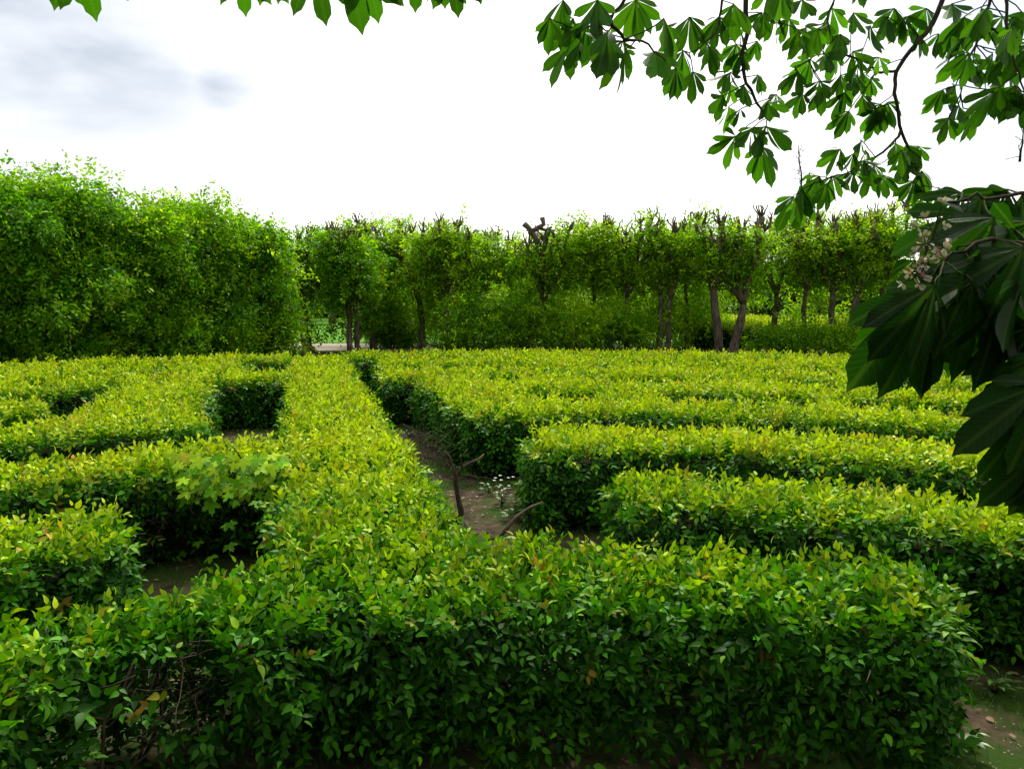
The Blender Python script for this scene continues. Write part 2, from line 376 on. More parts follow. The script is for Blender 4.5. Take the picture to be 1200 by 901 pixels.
G = 'clipped hedges of the circular maze'
HEDGES = [
 ('long straight hedge running from the front hedge away to the tree line, bright yellow-green top', [Bar(-.51, .51, 3.3, 15.2)], 0),
 ('dark green front hedge in the foreground, its right end free beside bare soil', [Arc(2.95, 3.8, -19.5, 26.2)], 0),
 ('ragged front hedge at the lower left with a bare twiggy hole in its side', [Arc(2.95, 3.75, -80, -20.5)], 0),
 ('glossy hedge with orange young tips just behind the right half of the front hedge', [Arc(4.35, 5.3, perp(4.35, 1.42), 68)], 0),
 ('third hedge back on the right, rounded end beside the small white flowers', [Arc(6.05, 7.1, perp(6.05, 1.42), 62), Arc(7.0, 7.9, 30, 36)], 0),
 ('hedge bending along the right side of the soil path, enclosing two small dark pits', [Arc(7.8, 8.9, perp(7.8, 1.27), 58), Bar(1.27, 2.35, 8.2, 11.6), Arc(9.6, 10.7, perp(9.6, 2.0), 54), Arc(8.7, 9.8, 4.2, 9), Arc(8.7, 9.8, 19.5, 22), Arc(8.7, 9.8, 31, 45)], 0),
 ('far right hedge whose dark square end juts into the soil path', [Arc(11.3, 12.4, perp(11.3, .80), 23), Arc(12.3, 13.2, 6, 12), Arc(10.6, 11.4, -1.5, 4), Arc(10.6, 11.4, 13, 18)], 0),
 ('short far hedge to the right of the dark pit near the hanging chestnut leaves', [Arc(11.3, 12.4, 27.2, 52), Arc(10.6, 11.4, 30, 50)], 0),
 ('second-last hedge row on the right, seen as a thin yellow band before the last row', [Arc(13.1, 14.1, perp(13.1, .9), 50), Arc(14.0, 14.9, 1, 5), Arc(14.0, 14.9, 18, 30)], 0),
 ('last hedge row on the right, along the feet of the knotty trees', [Arc(14.85, 15.9, perp(14.85, .4), 50)], 0),
 ('small free hedge end at the left edge of the picture behind the ragged front hedge', [Arc(4.3, 5.25, -80, -31)], 0),
 ('left hedge with the maple sapling growing in its side', [Arc(5.95, 6.95, -66, perp(6, -.4))], 0),
 ('left hedge turning back at a corner beside the short soil passage', [Arc(7.8, 8.85, -60, perp(7.8, -1.15)), Bar(-2.65, -1.46, 8.0, 11.7)], 0),
 ('hedge stub at the left edge in front of the long dark pit', [Arc(9.6, 10.55, -56, -33)], 0),
 ('left hedge with a dark square face closing the short soil passage', [Arc(11.5, 12.5, -52, perp(11.5, -.4))], 0),
 ('thin second-last hedge row on the left, stopping short of the straight hedge', [Arc(13.1, 14.05, -50, -20.4), Arc(14.0, 14.9, -36, -30)], 0),
 ('last hedge row on the left, under the tall leafy trees', [Arc(14.85, 15.8, -48, perp(14.85, -.4))], 0),
]
ALLSTRIPS = [s for _, ss, _ in HEDGES for s in ss]
def d2all(x, y): return np.min([s.sdf(x, y) for s in ALLSTRIPS], axis=0)
RC = .15
def sdf3(x, y, z, d2=None):
    if d2 is None: d2 = d2all(x, y)
    P = np.stack([x, y, z], -1)
    d = d2 + .05 * wob(P, 2.0) + .03 * wob(P, 6.0, 1.0)
    top = z - HZ - .012 * np.sin(np.hypot(x - OX, y) * 3.3) - .025 * wob(P, 1.3, 4.0) - .018 * wob(P, 7.0, 2.0)
    q1, q2 = d + RC, top + RC
    return np.hypot(np.maximum(q1, 0), np.maximum(q2, 0)) + np.minimum(np.maximum(q1, q2), 0) - RC
# bare places (world centre, radius): leaves thin out here
BARE = [(at(185, 815, 2.55), .22, .86), (at(225, 785, 2.7), .16, .86), (at(215, 870, 2.6), .24, .8), (at(120, 850, 2.5), .20, .5),
        (at(330, 880, 2.75), .2, .55), (at(205, 625, 5.3), .22, .7), (at(245, 655, 5.3), .18, .7),
        (at(545, 600, 4.6), .28, .7), (at(420, 870, 2.8), .15, .5), (at(800, 840, 2.95), .14, .5), (at(640, 820, 2.9), .12, .5)]

def core(strip, name, parent):  # solid dark block added to stand for the shaded inside of the hedge
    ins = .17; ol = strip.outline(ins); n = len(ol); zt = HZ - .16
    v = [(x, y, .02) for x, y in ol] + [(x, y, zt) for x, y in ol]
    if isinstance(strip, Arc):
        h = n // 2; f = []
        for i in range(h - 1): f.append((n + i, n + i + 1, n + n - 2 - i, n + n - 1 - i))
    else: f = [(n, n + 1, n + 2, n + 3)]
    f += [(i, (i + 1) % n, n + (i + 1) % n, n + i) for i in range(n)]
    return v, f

def hedge(idx, label, strips):
    mid = strips[0].outline(0); mx = np.mean(mid, axis=0)
    root = empty('clipped_hedge', (0, 0, 0), label, 'hedge', G)
    near = idx in (1, 2)
    acc_n, acc_f = Acc(), Acc()
    for s in strips:
        lines = []
        vol = s.area() * (HZ + .1) * 1.1
        ntry = int(vol * 5200)
        x, y = s.sample(ntry); z = rng.uniform(.06, HZ + .06, ntry)
        own = s.sdf(x, y); d2 = d2all(x, y); keep = own <= d2 + 1e-6
        x, y, z, d2 = x[keep], y[keep], z[keep], d2[keep]
        sd_ = sdf3(x, y, z, d2)
        shell = .34 if near else .15
        dist = np.hypot(x, y)
        lod = np.clip((dist - 4.5) / 9.0, 0, 1)              # far leaves a little larger and fewer
        size = .050 * (1 + .40 * lod)
        dens = 1.0 / (1 + .40 * lod) ** 2
        pk = (sd_ < 0) & (sd_ > -shell) & (rng.uniform(0, 1, len(x)) < dens * np.where(sd_ > -.13, 1.0, .35 if near else .5))
        x, y, z, size, sd_, dist = x[pk], y[pk], z[pk], size[pk], sd_[pk], dist[pk]
        P = np.stack([x, y, z], 1)
        for c, r_, pr in BARE:
            dd = np.linalg.norm(P - c, axis=1) + .05 * wob(P, 9.0)
            kill = (dd < r_) & (rng.uniform(0, 1, len(P)) < pr)
            k = ~kill; P, size, sd_, dist = P[k], size[k], sd_[k], dist[k]
        low = (P[:, 2] < .16) & (rng.uniform(0, 1, len(P)) < .45); k = ~low
        P, size, sd_, dist = P[k], size[k], sd_[k], dist[k]
        e = .02
        g = np.stack([sdf3(P[:, 0] + e, P[:, 1], P[:, 2]) - sd_, sdf3(P[:, 0], P[:, 1] + e, P[:, 2]) - sd_, sdf3(P[:, 0], P[:, 1], P[:, 2] + e) - sd_], 1)
        Nn = norm(g); n = len(P); up = np.clip(Nn[:, 2], 0, 1)
        rnd = rng.normal(0, 1, (n, 3))
        D = Nn * .55 + rnd * .55 + np.stack([0 * up, 0 * up, .45 * up - .75 * (1 - up)], 1)
        tall = (rng.uniform(0, 1, n) < .08) & (up > .6)
        D[tall] = rnd[tall] * .25 + np.array([0, 0, 1.0])
        NN = Nn * .9 + rng.normal(0, .35, (n, 3)) + np.array([0, 0, .35])
        NN[tall] = rng.normal(0, 1, (tall.sum(), 3)) * np.array([1, 1, .2])
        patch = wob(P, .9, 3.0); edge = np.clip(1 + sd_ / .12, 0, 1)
        shade_r = np.clip((dist - 2.6) / 3.6, 0, 1)  # hedges near the camera painted darker, as under the canopy
        age = .05 + (.36 + .42 * shade_r) * up * edge + .09 * edge + .12 * patch * up + .10 * shade_r * up  # young top growth plus painted light: brighter tops, darker sides and inner leaves
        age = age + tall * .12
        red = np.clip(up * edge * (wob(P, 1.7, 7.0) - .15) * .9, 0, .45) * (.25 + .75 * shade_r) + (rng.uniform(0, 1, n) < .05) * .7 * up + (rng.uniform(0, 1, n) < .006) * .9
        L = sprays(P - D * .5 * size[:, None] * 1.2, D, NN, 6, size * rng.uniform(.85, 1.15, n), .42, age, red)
        nr = dist < 7.5
        m = np.tile(nr, 6)
        A_ = [np.concatenate(q) for q in (L.P, L.D, L.N, L.S, L.A)]
        if m.any(): acc_n.add(*[q[m] for q in A_])
        if (~m).any(): acc_f.add(*[q[~m] for q in A_])
        # stems from the soil
        k_ = int(s.area() / .07); sx, sy = s.sample(k_)
        for a, b in zip(sx, sy):
            if d2all(np.array([a]), np.array([b]))[0] > -.2: continue
            if math.hypot(a, b) > 8: continue
            p = wander((a, b, -.02), (a + random.uniform(-.12, .12), b + random.uniform(-.12, .12), HZ - .1), 8, .12)
            r0 = random.uniform(.007, .017); lines.append((p, np.linspace(r0, r0 * .4, 8)))
            for q in range(5 if near else 3):
                i = random.randint(2, 6); e2 = p[i] + np.array([random.uniform(-.28, .28), random.uniform(-.28, .28), random.uniform(0, .25)])
                e2[2] = min(e2[2], HZ - .06)
                lines.append((wander(p[i], e2, 6, .12), np.linspace(r0 * .45, .002, 6)))
        if lines: tubes('stems', lines, M['twig'], root, 5)
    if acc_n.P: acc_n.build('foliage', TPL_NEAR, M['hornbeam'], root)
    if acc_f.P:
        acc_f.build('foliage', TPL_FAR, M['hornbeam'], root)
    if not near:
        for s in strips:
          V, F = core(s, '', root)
          me = bpy.data.meshes.new('dark_filler'); me.from_pydata(V, [], F); me.materials.append(M['core']); link('dark_filler', me, root)
    return root
for i, (lab, ss, _) in enumerate(HEDGES): hedge(i, lab, ss)

# ------------------------------------------------------------------ low hedges of the far quarter of the garden and the tall clipped hedge behind
def box_foliage(root, strip, h, z0, dens, size, age0, mat, name='foliage', shell=.3, tpl=TPL_FAR, agetop=.5, corecut=.25):
    n = int(strip.area() * (h + .2) * dens); x, y = strip.sample(n); z = rng.uniform(z0, h, n)
    P = np.stack([x, y, z], 1)
    d = strip.sdf(x, y) + .15 * wob(P, .8); top = z - h - .06 * wob(P, .9)
    sd_ = np.maximum(d, top); k = (sd_ < 0) & (sd_ > -shell)
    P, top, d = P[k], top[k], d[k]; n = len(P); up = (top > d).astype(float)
    D = rng.normal(0, .6, (n, 3)) + np.stack([0 * up, 0 * up, up - .5 * (1 - up)], 1)
    N = rng.normal(0, .5, (n, 3)) + np.stack([0 * up, -(1 - up) * 1.0, .4 + up], 1)
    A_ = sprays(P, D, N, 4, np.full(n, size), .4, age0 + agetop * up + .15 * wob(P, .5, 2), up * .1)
    A_.build(name, tpl, mat, root)
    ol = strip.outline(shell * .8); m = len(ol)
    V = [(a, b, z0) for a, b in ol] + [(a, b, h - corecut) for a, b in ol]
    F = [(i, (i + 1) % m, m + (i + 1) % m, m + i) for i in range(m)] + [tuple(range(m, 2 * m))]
    me = bpy.data.meshes.new('dark_filler'); me.from_pydata(V, [], F); me.materials.append(M['core']); link('dark_filler', me, root)
G2 = 'low hedges beyond the knotty trees'
for (x0, x1, y0, y1, lab) in [
    (6.2, 20, 26.6, 28.0, 'low yellow-topped hedge just behind the knotty trees at the right'),
    (7.5, 24, 29.6, 31.0, 'second low hedge behind the knotty trees, brightest strip at the right'),
    (8.5, 28, 33.0, 34.6, 'farthest low hedge behind the knotty trees, before the tall clipped hedge')]:
    r_ = empty('clipped_hedge', ((x0 + x1) / 2, y0, 0), lab, 'hedge', G2); r_.location = (0, 0, 0)
    box_foliage(r_, Bar(y0, y1, x0, x1, az=90, o=(0, 0)) if False else Bar(-y1, -y0, x0, x1, az=90, o=(0, 0)), .85, .03, 420, .10, .25, M['hornbeam'], agetop=.65)
r_ = empty('tall_clipped_hedge', (0, 0, 0), 'tall level-topped clipped hedge far behind the trees, across the lawn', 'hedge')
box_foliage(r_, Bar(-61, -58, -45, 60, az=90, o=(0, 0)), 3.9, .05, 42, .30, .35, M['far_leaf'], shell=.6, agetop=.3, corecut=.3)

# ------------------------------------------------------------------ trees
def crown(root, blobs, n, size, age0, mat, name='foliage', droop=.35, lean=(0, 0, 0), zmin=.1, tpl=TPL_FAR, nl=5, m=26, cr=1.9):
    """blobs: (centre, radii) – clumps sit on and inside the blobs; leaves in clumps with gaps between"""
    vol = np.array([r_[0] * r_[1] * r_[2] for _, r_ in blobs]) ** .8; vol /= vol.sum()
    acc = []
    for (c, r_), f in zip(blobs, vol):
        k = max(4, int(n * f / m)); u = norm(rng.normal(0, 1, (k, 3))) * (rng.uniform(0.12, 1, (k, 1)) ** .42)
        cc = np.array(c) + u * np.array(r_)
        ca = rng.normal(0, .17, k)
        P = np.repeat(cc, m, 0) + rng.normal(0, 1, (k * m, 3)) * size * np.array([cr, cr, cr * .7])
        out = np.repeat(u, m, 0)
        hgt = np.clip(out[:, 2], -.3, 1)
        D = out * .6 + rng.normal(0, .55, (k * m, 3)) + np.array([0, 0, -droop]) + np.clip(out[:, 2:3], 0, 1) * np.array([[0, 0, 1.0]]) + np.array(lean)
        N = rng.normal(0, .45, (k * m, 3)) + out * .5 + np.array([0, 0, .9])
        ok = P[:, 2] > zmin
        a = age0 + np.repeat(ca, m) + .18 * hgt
        L = sprays(P[ok][::2], D[ok][::2], N[ok][::2], nl, np.full(ok.sum(), size)[::2] * rng.uniform(.8, 1.25, len(P[ok][::2])), .5, a[ok][::2], np.zeros(len(P[ok][::2])))
        acc.append(L)
    o = Acc()
    for L in acc:
        o.P += L.P; o.D += L.D; o.N += L.N; o.S += L.S; o.A += L.A
    return o.build(name, tpl, mat, root)

def knotty_tree(xp, D, diam, ytop, label, n=2600, width=1.1, ylow=385, lean=0.0, age=.45, stems=1, knots=4, spikes=True, dens_top=1.0, holes=0):
    """a pollarded tree: crooked trunk(s), upright limbs ending in knobbly fists, foliage along the limbs"""
    b = at_z(xp, 342 + 900 * CAM_H / D, 0); b[2] = 0
    base = np.array([b[0], D, 0.0]); base[0] = (xp - 600) / 900 * D
    H = CAM_H + (342 - ytop) / 900 * D; zl = max(.15, CAM_H + (342 - ylow) / 900 * D)
    root = empty('pollarded_tree', tuple(base), label, 'tree', 'knotty pollarded trees in a row')
    tr, li, fists, tips = [], [], [], []
    for s in range(stems):
        dx = (s - (stems - 1) / 2) * diam * 1.3
        split = H * random.uniform(.36, .5)
        p = wander((dx, random.uniform(-.1, .1), -.05), (dx * 1.8 + lean * .5 + random.uniform(-.12, .12), random.uniform(-.15, .15), split), 7, .05)
        rr = np.linspace(diam / 2 * 1.0, diam / 2 * .72, 7); rr[0] *= 1.35
        tr.append((p, rr)); tips.append(p[-1])
        for k in range(knots):
            ex = (k - (knots - 1) / 2) / max(1, knots) * width * 1.7 + random.uniform(-.15, .15) + lean
            e = np.array([p[-1][0] * .5 + ex, random.uniform(-.35, .35), H * random.uniform(.86, 1.0)])
            mid = p[-1] + (e - p[-1]) * np.array([.75, .8, .45])
            a = np.vstack([wander(p[-1], mid, 5, .07), wander(mid, e, 5, .07)[1:]])
            r0 = max(.05, diam / 2 * random.uniform(.5, .72))
            rad = np.linspace(r0, r0 * .55, len(a)); rad[-1] = r0 * .95; rad[-2] = r0 * .8
            li.append((a, rad)); fists.append(e)
            for q in range(random.randint(1, 3)):         # side stubs
                i = random.randint(3, 7); e2 = a[i] + np.array([random.uniform(-.5, .5), random.uniform(-.4, .4), random.uniform(.05, .45)])
                li.append((wander(a[i], e2, 5, .22), [r0 * .4, r0 * .35, r0 * .3, r0 * .28, r0 * .34])); fists.append(e2)
    tubes('trunk', tr, M['bark'], root, 9, .12) if stems == 1 else [tubes('trunk', [t], M['bark'], root, 9, .12) for t in tr]
    for i, (a, rad) in enumerate(li): pass
    sp_ = []
    if spikes:
        for e in fists:
            for q in range(random.randint(5, 9)):
                d = np.array([random.uniform(-.24, .24), random.uniform(-.2, .2), random.uniform(.15, .48)])
                q2 = e + d; q2[2] = min(q2[2], H + .30)
                sp_.append((wander(e, q2, 5, .18), [.032, .027, .022, .017, .020]))
    tubes('limbs', li + sp_, M['bark'], root, 6, .18)
    for q in range(random.randint(3, 6)):            # thin upright poles from the stool to the top
        x0 = random.uniform(-width, width) * .75
        sp_.append((wander((x0 * .55, -.3, random.choice((-.05, .5, 1.0))), (x0 + random.uniform(-.2, .2), random.uniform(-.5, -.2), H * random.uniform(.8, 1.02)), 9, .05), np.linspace(random.uniform(.04, .065), .024, 9)))
    blobs = []
    for e in fists:
        if random.random() < dens_top * .75:
            blobs.append((e + np.array([random.uniform(-.1, .1), -.05, -.28]), (.30, .30, .20)))
    for a, rad in li:
        for i in (2, 4, 6):
            if i < len(a) and a[i][2] > zl and random.random() < .8:
                blobs.append((a[i] + np.array([random.uniform(-.4, .4), random.uniform(-.05, .5), 0]), (.34, .30, .26)))
    z = min(zl, .9) if 560 < xp < 800 else zl
    while z < H * .85:
        for q in range(3):
            if random.random() < holes + .12: continue
            blobs.append((np.array([random.uniform(-width, width) + lean * .6, random.uniform(.15, .9), z + random.uniform(-.1, .2)]), (.36, .30, .24)))
        z += .48
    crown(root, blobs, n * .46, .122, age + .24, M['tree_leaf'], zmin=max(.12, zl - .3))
    return root

KN = [  # x, D, diam, ytop, label, kwargs
 (362, 25.0, .36, 276, 'short dark-crowned tree standing in the gap beside the lawn', dict(width=.85, ylow=388, age=.22, n=4200)),
 (416, 24.3, .20, 272, 'leaning pale-barked tree with twin stems and a bare hooked fork on top', dict(width=.6, ylow=380, stems=2, lean=-.2, age=.3, n=3000)),
 (437, 26.2, .22, 262, 'slim dark-stemmed tree just right of the hooked fork', dict(width=.7, ylow=384, age=.42, n=3000)),
 (495, 25.8, .26, 262, 'leafy tree with a grey trunk left of the thickest pale trunk', dict(width=1.0, ylow=384, age=.5, n=4600)),
 (527, 25.2, .34, 266, 'leafy tree on the thickest straight pale trunk, left of the low shrubs', dict(width=1.0, ylow=378, age=.48, n=4200)),
 (576, 25.6, .20, 268, 'bushy tree above the dense low shrubs in the middle', dict(width=.9, ylow=392, age=.52, n=4200)),
 (640, 25.0, .20, 274, 'tree whose bare black hooked fork rises above its crown', dict(width=.9, ylow=395, age=.45, n=2600, dens_top=.25)),
 (695, 25.4, .18, 266, 'yellow-green tree between the black hooked fork and the tall twin stems', dict(width=.9, ylow=395, age=.62, n=3400, holes=.1)),
 (735, 25.0, .17, 258, 'tree with a curved low branch left of the tall twin stems', dict(width=.9, ylow=395, lean=.1, age=.55, n=3000, holes=.15)),
 (779, 24.6, .20, 262, 'tall slender tree with twin grey stems bare almost to the top', dict(width=.7, ylow=395, stems=2, knots=2, age=.5, n=1500, holes=.4)),
 (806, 26.0, .15, 262, 'thin dark-stemmed tree just right of the tall twin stems', dict(width=.6, ylow=385, knots=3, age=.55, n=1600, holes=.35)),
 (851, 24.0, .30, 254, 'stout double-trunked tree with wide spread black arms at the top', dict(width=1.25, ylow=352, stems=2, knots=3, age=.4, n=3000, dens_top=.8, holes=.35)),
 (905, 25.4, .22, 258, 'open tree with a ball of leaves to the right of the stout double trunk', dict(width=1.0, ylow=366, knots=3, age=.42, n=2500, holes=.3)),
 (942, 24.8, .18, 262, 'gappy tree with sky showing through near the hanging chestnut leaves', dict(width=.9, ylow=358, knots=3, age=.55, n=1500, dens_top=.6, holes=.4)),
 (985, 24.4, .26, 258, 'bent-trunked tree with a twisted bare crown below the hanging chestnut twig', dict(width=1.2, ylow=368, stems=2, age=.45, n=2600, dens_top=.6, holes=.3, lean=.2)),
 (1032, 24.8, .2, 250, 'fuller green tree partly behind the white chestnut flowers', dict(width=1.0, ylow=362, age=.5, n=2800, holes=.1)),
 (1128, 23.6, .11, 268, 'thin pale-stemmed tree seen under the large dark chestnut leaves', dict(width=1.0, ylow=345, knots=3, age=.5, n=2200)),
 (1185, 24.2, .2, 262, 'tree at the right edge, mostly behind the dark chestnut leaves', dict(width=1.1, ylow=385, age=.5, n=3000)),
]
for x, D, dm, yt, lab, kw in KN: knotty_tree(x, D, dm, yt, lab, **kw)

# bare hooked forks that rise over the crowns belong to their trees
def add_branch(label_part, lines):
    root = next(o for o in C.objects if o.get('label', '').startswith(label_part)); off = np.array(root.location)
    tubes('hooked_branch', [(np.array(p) - off, r_) for p, r_ in lines], M['bark'], root, 7, .15)
add_branch('tree whose bare black', [
  ([at(638, 330, 24.8), at(636, 300, 24.7), at(628, 280, 24.4), at(619, 267, 24.4), at(614, 262, 24.4)], [.11, .10, .10, .085, .10]),
  ([at(622, 272, 24.4), at(631, 267, 24.4), at(637, 263, 24.4), at(635, 255, 24.4)], [.08, .08, .07, .09]),
  ([at(636, 300, 24.7), at(640, 278, 24.4), at(645, 270, 24.4), at(650, 276, 24.4), at(656, 284, 24.4)], [.09, .08, .08, .07, .05]),
  ([at(629, 266, 24.4), at(639, 270, 24.4), at(647, 266, 24.4)], [.06, .05, .04])])
add_branch('leaning pale-barked', [
  ([at(414, 340, 24.2), at(412, 312, 24.2), at(407, 297, 24.2), at(398, 289, 24.2), at(395, 281, 24.2)], [.10, .10, .09, .09, .07]),
  ([at(407, 297, 24.2), at(404, 286, 24.2), at(401, 278, 24.2), at(402, 272, 24.2)], [.07, .06, .06, .05]),
  ([at(404, 284, 24.2), at(410, 284, 24.2), at(414, 285, 24.2)], [.05, .05, .04])])
add_branch('stout double-trunked', [
  ([at(848, 330, 23.9), at(846, 300, 23.9), at(840, 285, 23.9), at(828, 280, 23.9), at(818, 272, 23.9), at(815, 262, 23.9)], [.14, .13, .11, .09, .08, .06]),
  ([at(846, 300, 23.9), at(856, 290, 23.9), at(868, 284, 23.9), at(880, 278, 23.9), at(888, 276, 23.9)], [.12, .10, .08, .07, .05]),
  ([at(846, 300, 23.9), at(848, 280, 23.9), at(846, 262, 23.9), at(850, 254, 23.9)], [.11, .10, .08, .05]),
  ([at(858, 320, 23.9), at(862, 290, 23.9), at(866, 266, 23.9), at(864, 254, 23.9)], [.10, .08, .07, .05])])

# shrubs between the trunks
for (x, D, w_, h, zl_, lab, ag) in [
    (560, 24.0, 1.0, 1.7, .1, 'dark dense shrub filling the space right of the thickest pale trunk', .25),
    (612, 24.2, 1.1, 1.9, .1, 'rounded mid-green shrub under the black hooked fork', .38),
    (668, 24.4, 1.1, 1.6, .1, 'loose shrub right of the black hooked fork', .42),
    (722, 24.2, .9, 1.3, .1, 'low shrub beside the curved low branch', .3),
    (925, 24.2, 1.0, .75, .1, 'broad low shrub right of the stout double trunk', .34),
    (462, 27.0, 1.0, 1.4, .1, 'small shrub behind the slim dark-stemmed tree', .2),
    (610, 27.2, 1.7, 3.0, .1, 'tall pale green shrub behind the black hooked fork', .55),
    (690, 27.4, 1.7, 3.0, .1, 'wide shrub behind the yellow-green tree', .65),
    (765, 27.2, 1.5, 2.7, .1, 'wide bright shrub behind the tall twin stems', .7),
    (830, 27.6, 1.4, 2.2, .1, 'shrub behind the stout double trunk', .6),
    (530, 28.2, 1.3, 2.4, .1, 'shadowy shrub behind the thickest pale trunk', .15),
    (1000, 23.8, .8, .9, .1, 'leafy shrub round the bent trunk near the hanging leaves', .4)]:
    r_ = empty('leafy_shrub', ((x - 600) / 900 * D, D, 0), lab, 'shrub', 'shrubs between the trunks')
    st = [(wander((random.uniform(-.3, .3), 0, -.03), (random.uniform(-w_, w_) * .7, random.uniform(-.3, .3), h * .8), 6, .15), np.linspace(.025, .008, 6)) for _ in range(9)]
    tubes('stems', st, M['bark'], r_, 5)
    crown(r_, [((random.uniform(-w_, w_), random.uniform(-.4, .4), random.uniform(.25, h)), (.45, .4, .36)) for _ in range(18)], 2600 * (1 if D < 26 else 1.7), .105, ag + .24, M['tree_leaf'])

# a bigger fresh green tree behind the row, and dark woodland trees beyond the lawn at the left gap
for (x, D, yt, w_, lab, ag, n) in [
    (462, 30.0, 248, 2.3, 'round-topped fresh green tree standing behind the pollarded row', .72, 7000),
    (700, 40.0, 300, 3.5, 'pale green bush mass seen through the middle of the row', .75, 3500),
    (790, 41.0, 305, 3.5, 'yellow-green bush mass seen through the slender stems', .8, 3500),
    (345, 52.0, 296, 4.0, 'dark tree beyond the lawn seen through the left gap', .12, 3500),
    (440, 54.0, 318, 3.5, 'dark tree beyond the lawn behind the slim stems', .15, 3500),
    (560, 50.0, 305, 4.0, 'dark green tree beyond the lawn behind the low shrubs', .22, 3500),
    (390, 47.0, 312, 2.4, 'small dark tree beyond the lawn left of the twin pale stems', .15, 3000),
    (500, 44.0, 308, 3.0, 'shadowy tree beyond the lawn behind the two grey trunks', .2, 3000),
    (640, 48.0, 298, 3.5, 'mid-green tree beyond the lawn behind the black hooked fork', .4, 3500)]:
    H = CAM_H + (342 - yt) / 900 * D; k = D / 24
    r_ = empty('broadleaf_tree', ((x - 600) / 900 * D, D, 0), lab, 'tree', 'trees behind the pollarded row')
    tubes('trunk', [(wander((0, 0, -.05), (.1, 0, H * .6), 7, .06), np.linspace(.22, .1, 7))], M['bark'], r_, 9, .1)
    lb = [(wander((0, 0, H * .35), (random.uniform(-w_, w_) * .6, random.uniform(-1, 1), H * .8), 6, .12), np.linspace(.09, .03, 6)) for _ in range(6)]
    tubes('limbs', lb, M['bark'], r_, 6)
    bl = []
    for _ in range(34):
        a = random.uniform(0, 6.28); q = math.sqrt(random.random()) * w_; zz = random.uniform(.28, .93) * H
        lim = math.sqrt(max(0, 1 - max(0, (zz / H - .6) / .42) ** 2)); bl.append(((q * lim * math.cos(a), q * lim * .6 * math.sin(a), zz), (.6, .6, .42)))
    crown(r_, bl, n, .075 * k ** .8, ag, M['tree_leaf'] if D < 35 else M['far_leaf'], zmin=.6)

# ------------------------------------------------------------------ tall leafy trees at the left, foliage to the ground
LEFT = [  # x of centre, D, top y, half width px, label, age
 (-95, 16.2, 238, 80, 'tall leafy tree cut by the left edge of the picture', .36),
 (20, 17.0, 210, 66, 'tallest leafy tree near the left edge, feathery top', .38),
 (92, 18.0, 200, 50, 'tall dense tree with bronze-tinted leaves, highest ragged top', .44),
 (178, 19.4, 234, 46, 'bright green leafy tree between the tallest trees and the windblown one', .50),
 (240, 20.8, 228, 42, 'leafy tree with pale windblown top shoots', .50),
 (304, 22.2, 254, 34, 'last of the tall leafy trees, ending beside the open gap', .42)]
for (x, D, yt, hw, lab, ag) in LEFT:
    H = CAM_H + (342 - yt - 14) / 900 * D; w_ = hw / 900 * D
    r_ = empty('leafy_tree', ((x - 600) / 900 * D, D, 0), lab, 'tree', 'tall leafy trees along the left')
    tubes('trunk', [(wander((0, .2, -.05), (random.uniform(-.2, .2), .2, H * .8), 9, .06), np.linspace(.16, .05, 9))], M['bark'], r_, 8, .12)
    lb = [(wander((0, .2, H * random.uniform(.15, .6)), (random.uniform(-w_, w_) * .8, random.uniform(-.8, .4), H * random.uniform(.5, .92)), 7, .12), np.linspace(.06, .012, 7)) for _ in range(12)]
    for _ in range(16):   # feathery leading shoots blown to the left
        a = random.uniform(-w_, w_) * .9; z0 = H * (.90 - .10 * abs(a / w_))
        lb.append((wander((a, random.uniform(-.3, .3), z0 - .5), (a - random.uniform(.05, .3), 0, z0 + random.uniform(.0, .35)), 6, .1), np.linspace(.02, .005, 6)))
    tubes('limbs', lb, M['bark'], r_, 6)
    bl = []
    for _ in range(84):
        zz = random.uniform(.03, .95); lim = math.sqrt(max(.05, 1 - max(0, (zz - .66) / .38) ** 2))
        bl.append(((random.uniform(-w_, w_) * lim * 1.1, random.uniform(-.95, .5), zz * H), (.46, .32, .36)))
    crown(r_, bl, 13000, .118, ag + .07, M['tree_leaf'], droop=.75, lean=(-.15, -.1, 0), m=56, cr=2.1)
    # shoots
    P, Dd = [], []
    for a, rr in lb[12:]:
        for i in range(1, 6):
            for q in range(4): P.append(a[i] + np.random.default_rng(i * 7 + q).normal(0, .05, 3)); Dd.append([random.uniform(-.9, .3), random.uniform(-.5, .5), random.uniform(.2, 1)])
    P = np.array(P); n = len(P)
    sprays(P, np.array(Dd), rng.normal(0, .5, (n, 3)) + np.array([0, 0, 1]), 5, np.full(n, .075), .5, np.full(n, ag + .2), np.zeros(n)).build('top_shoots', TPL_FAR, M['tree_leaf'], r_)

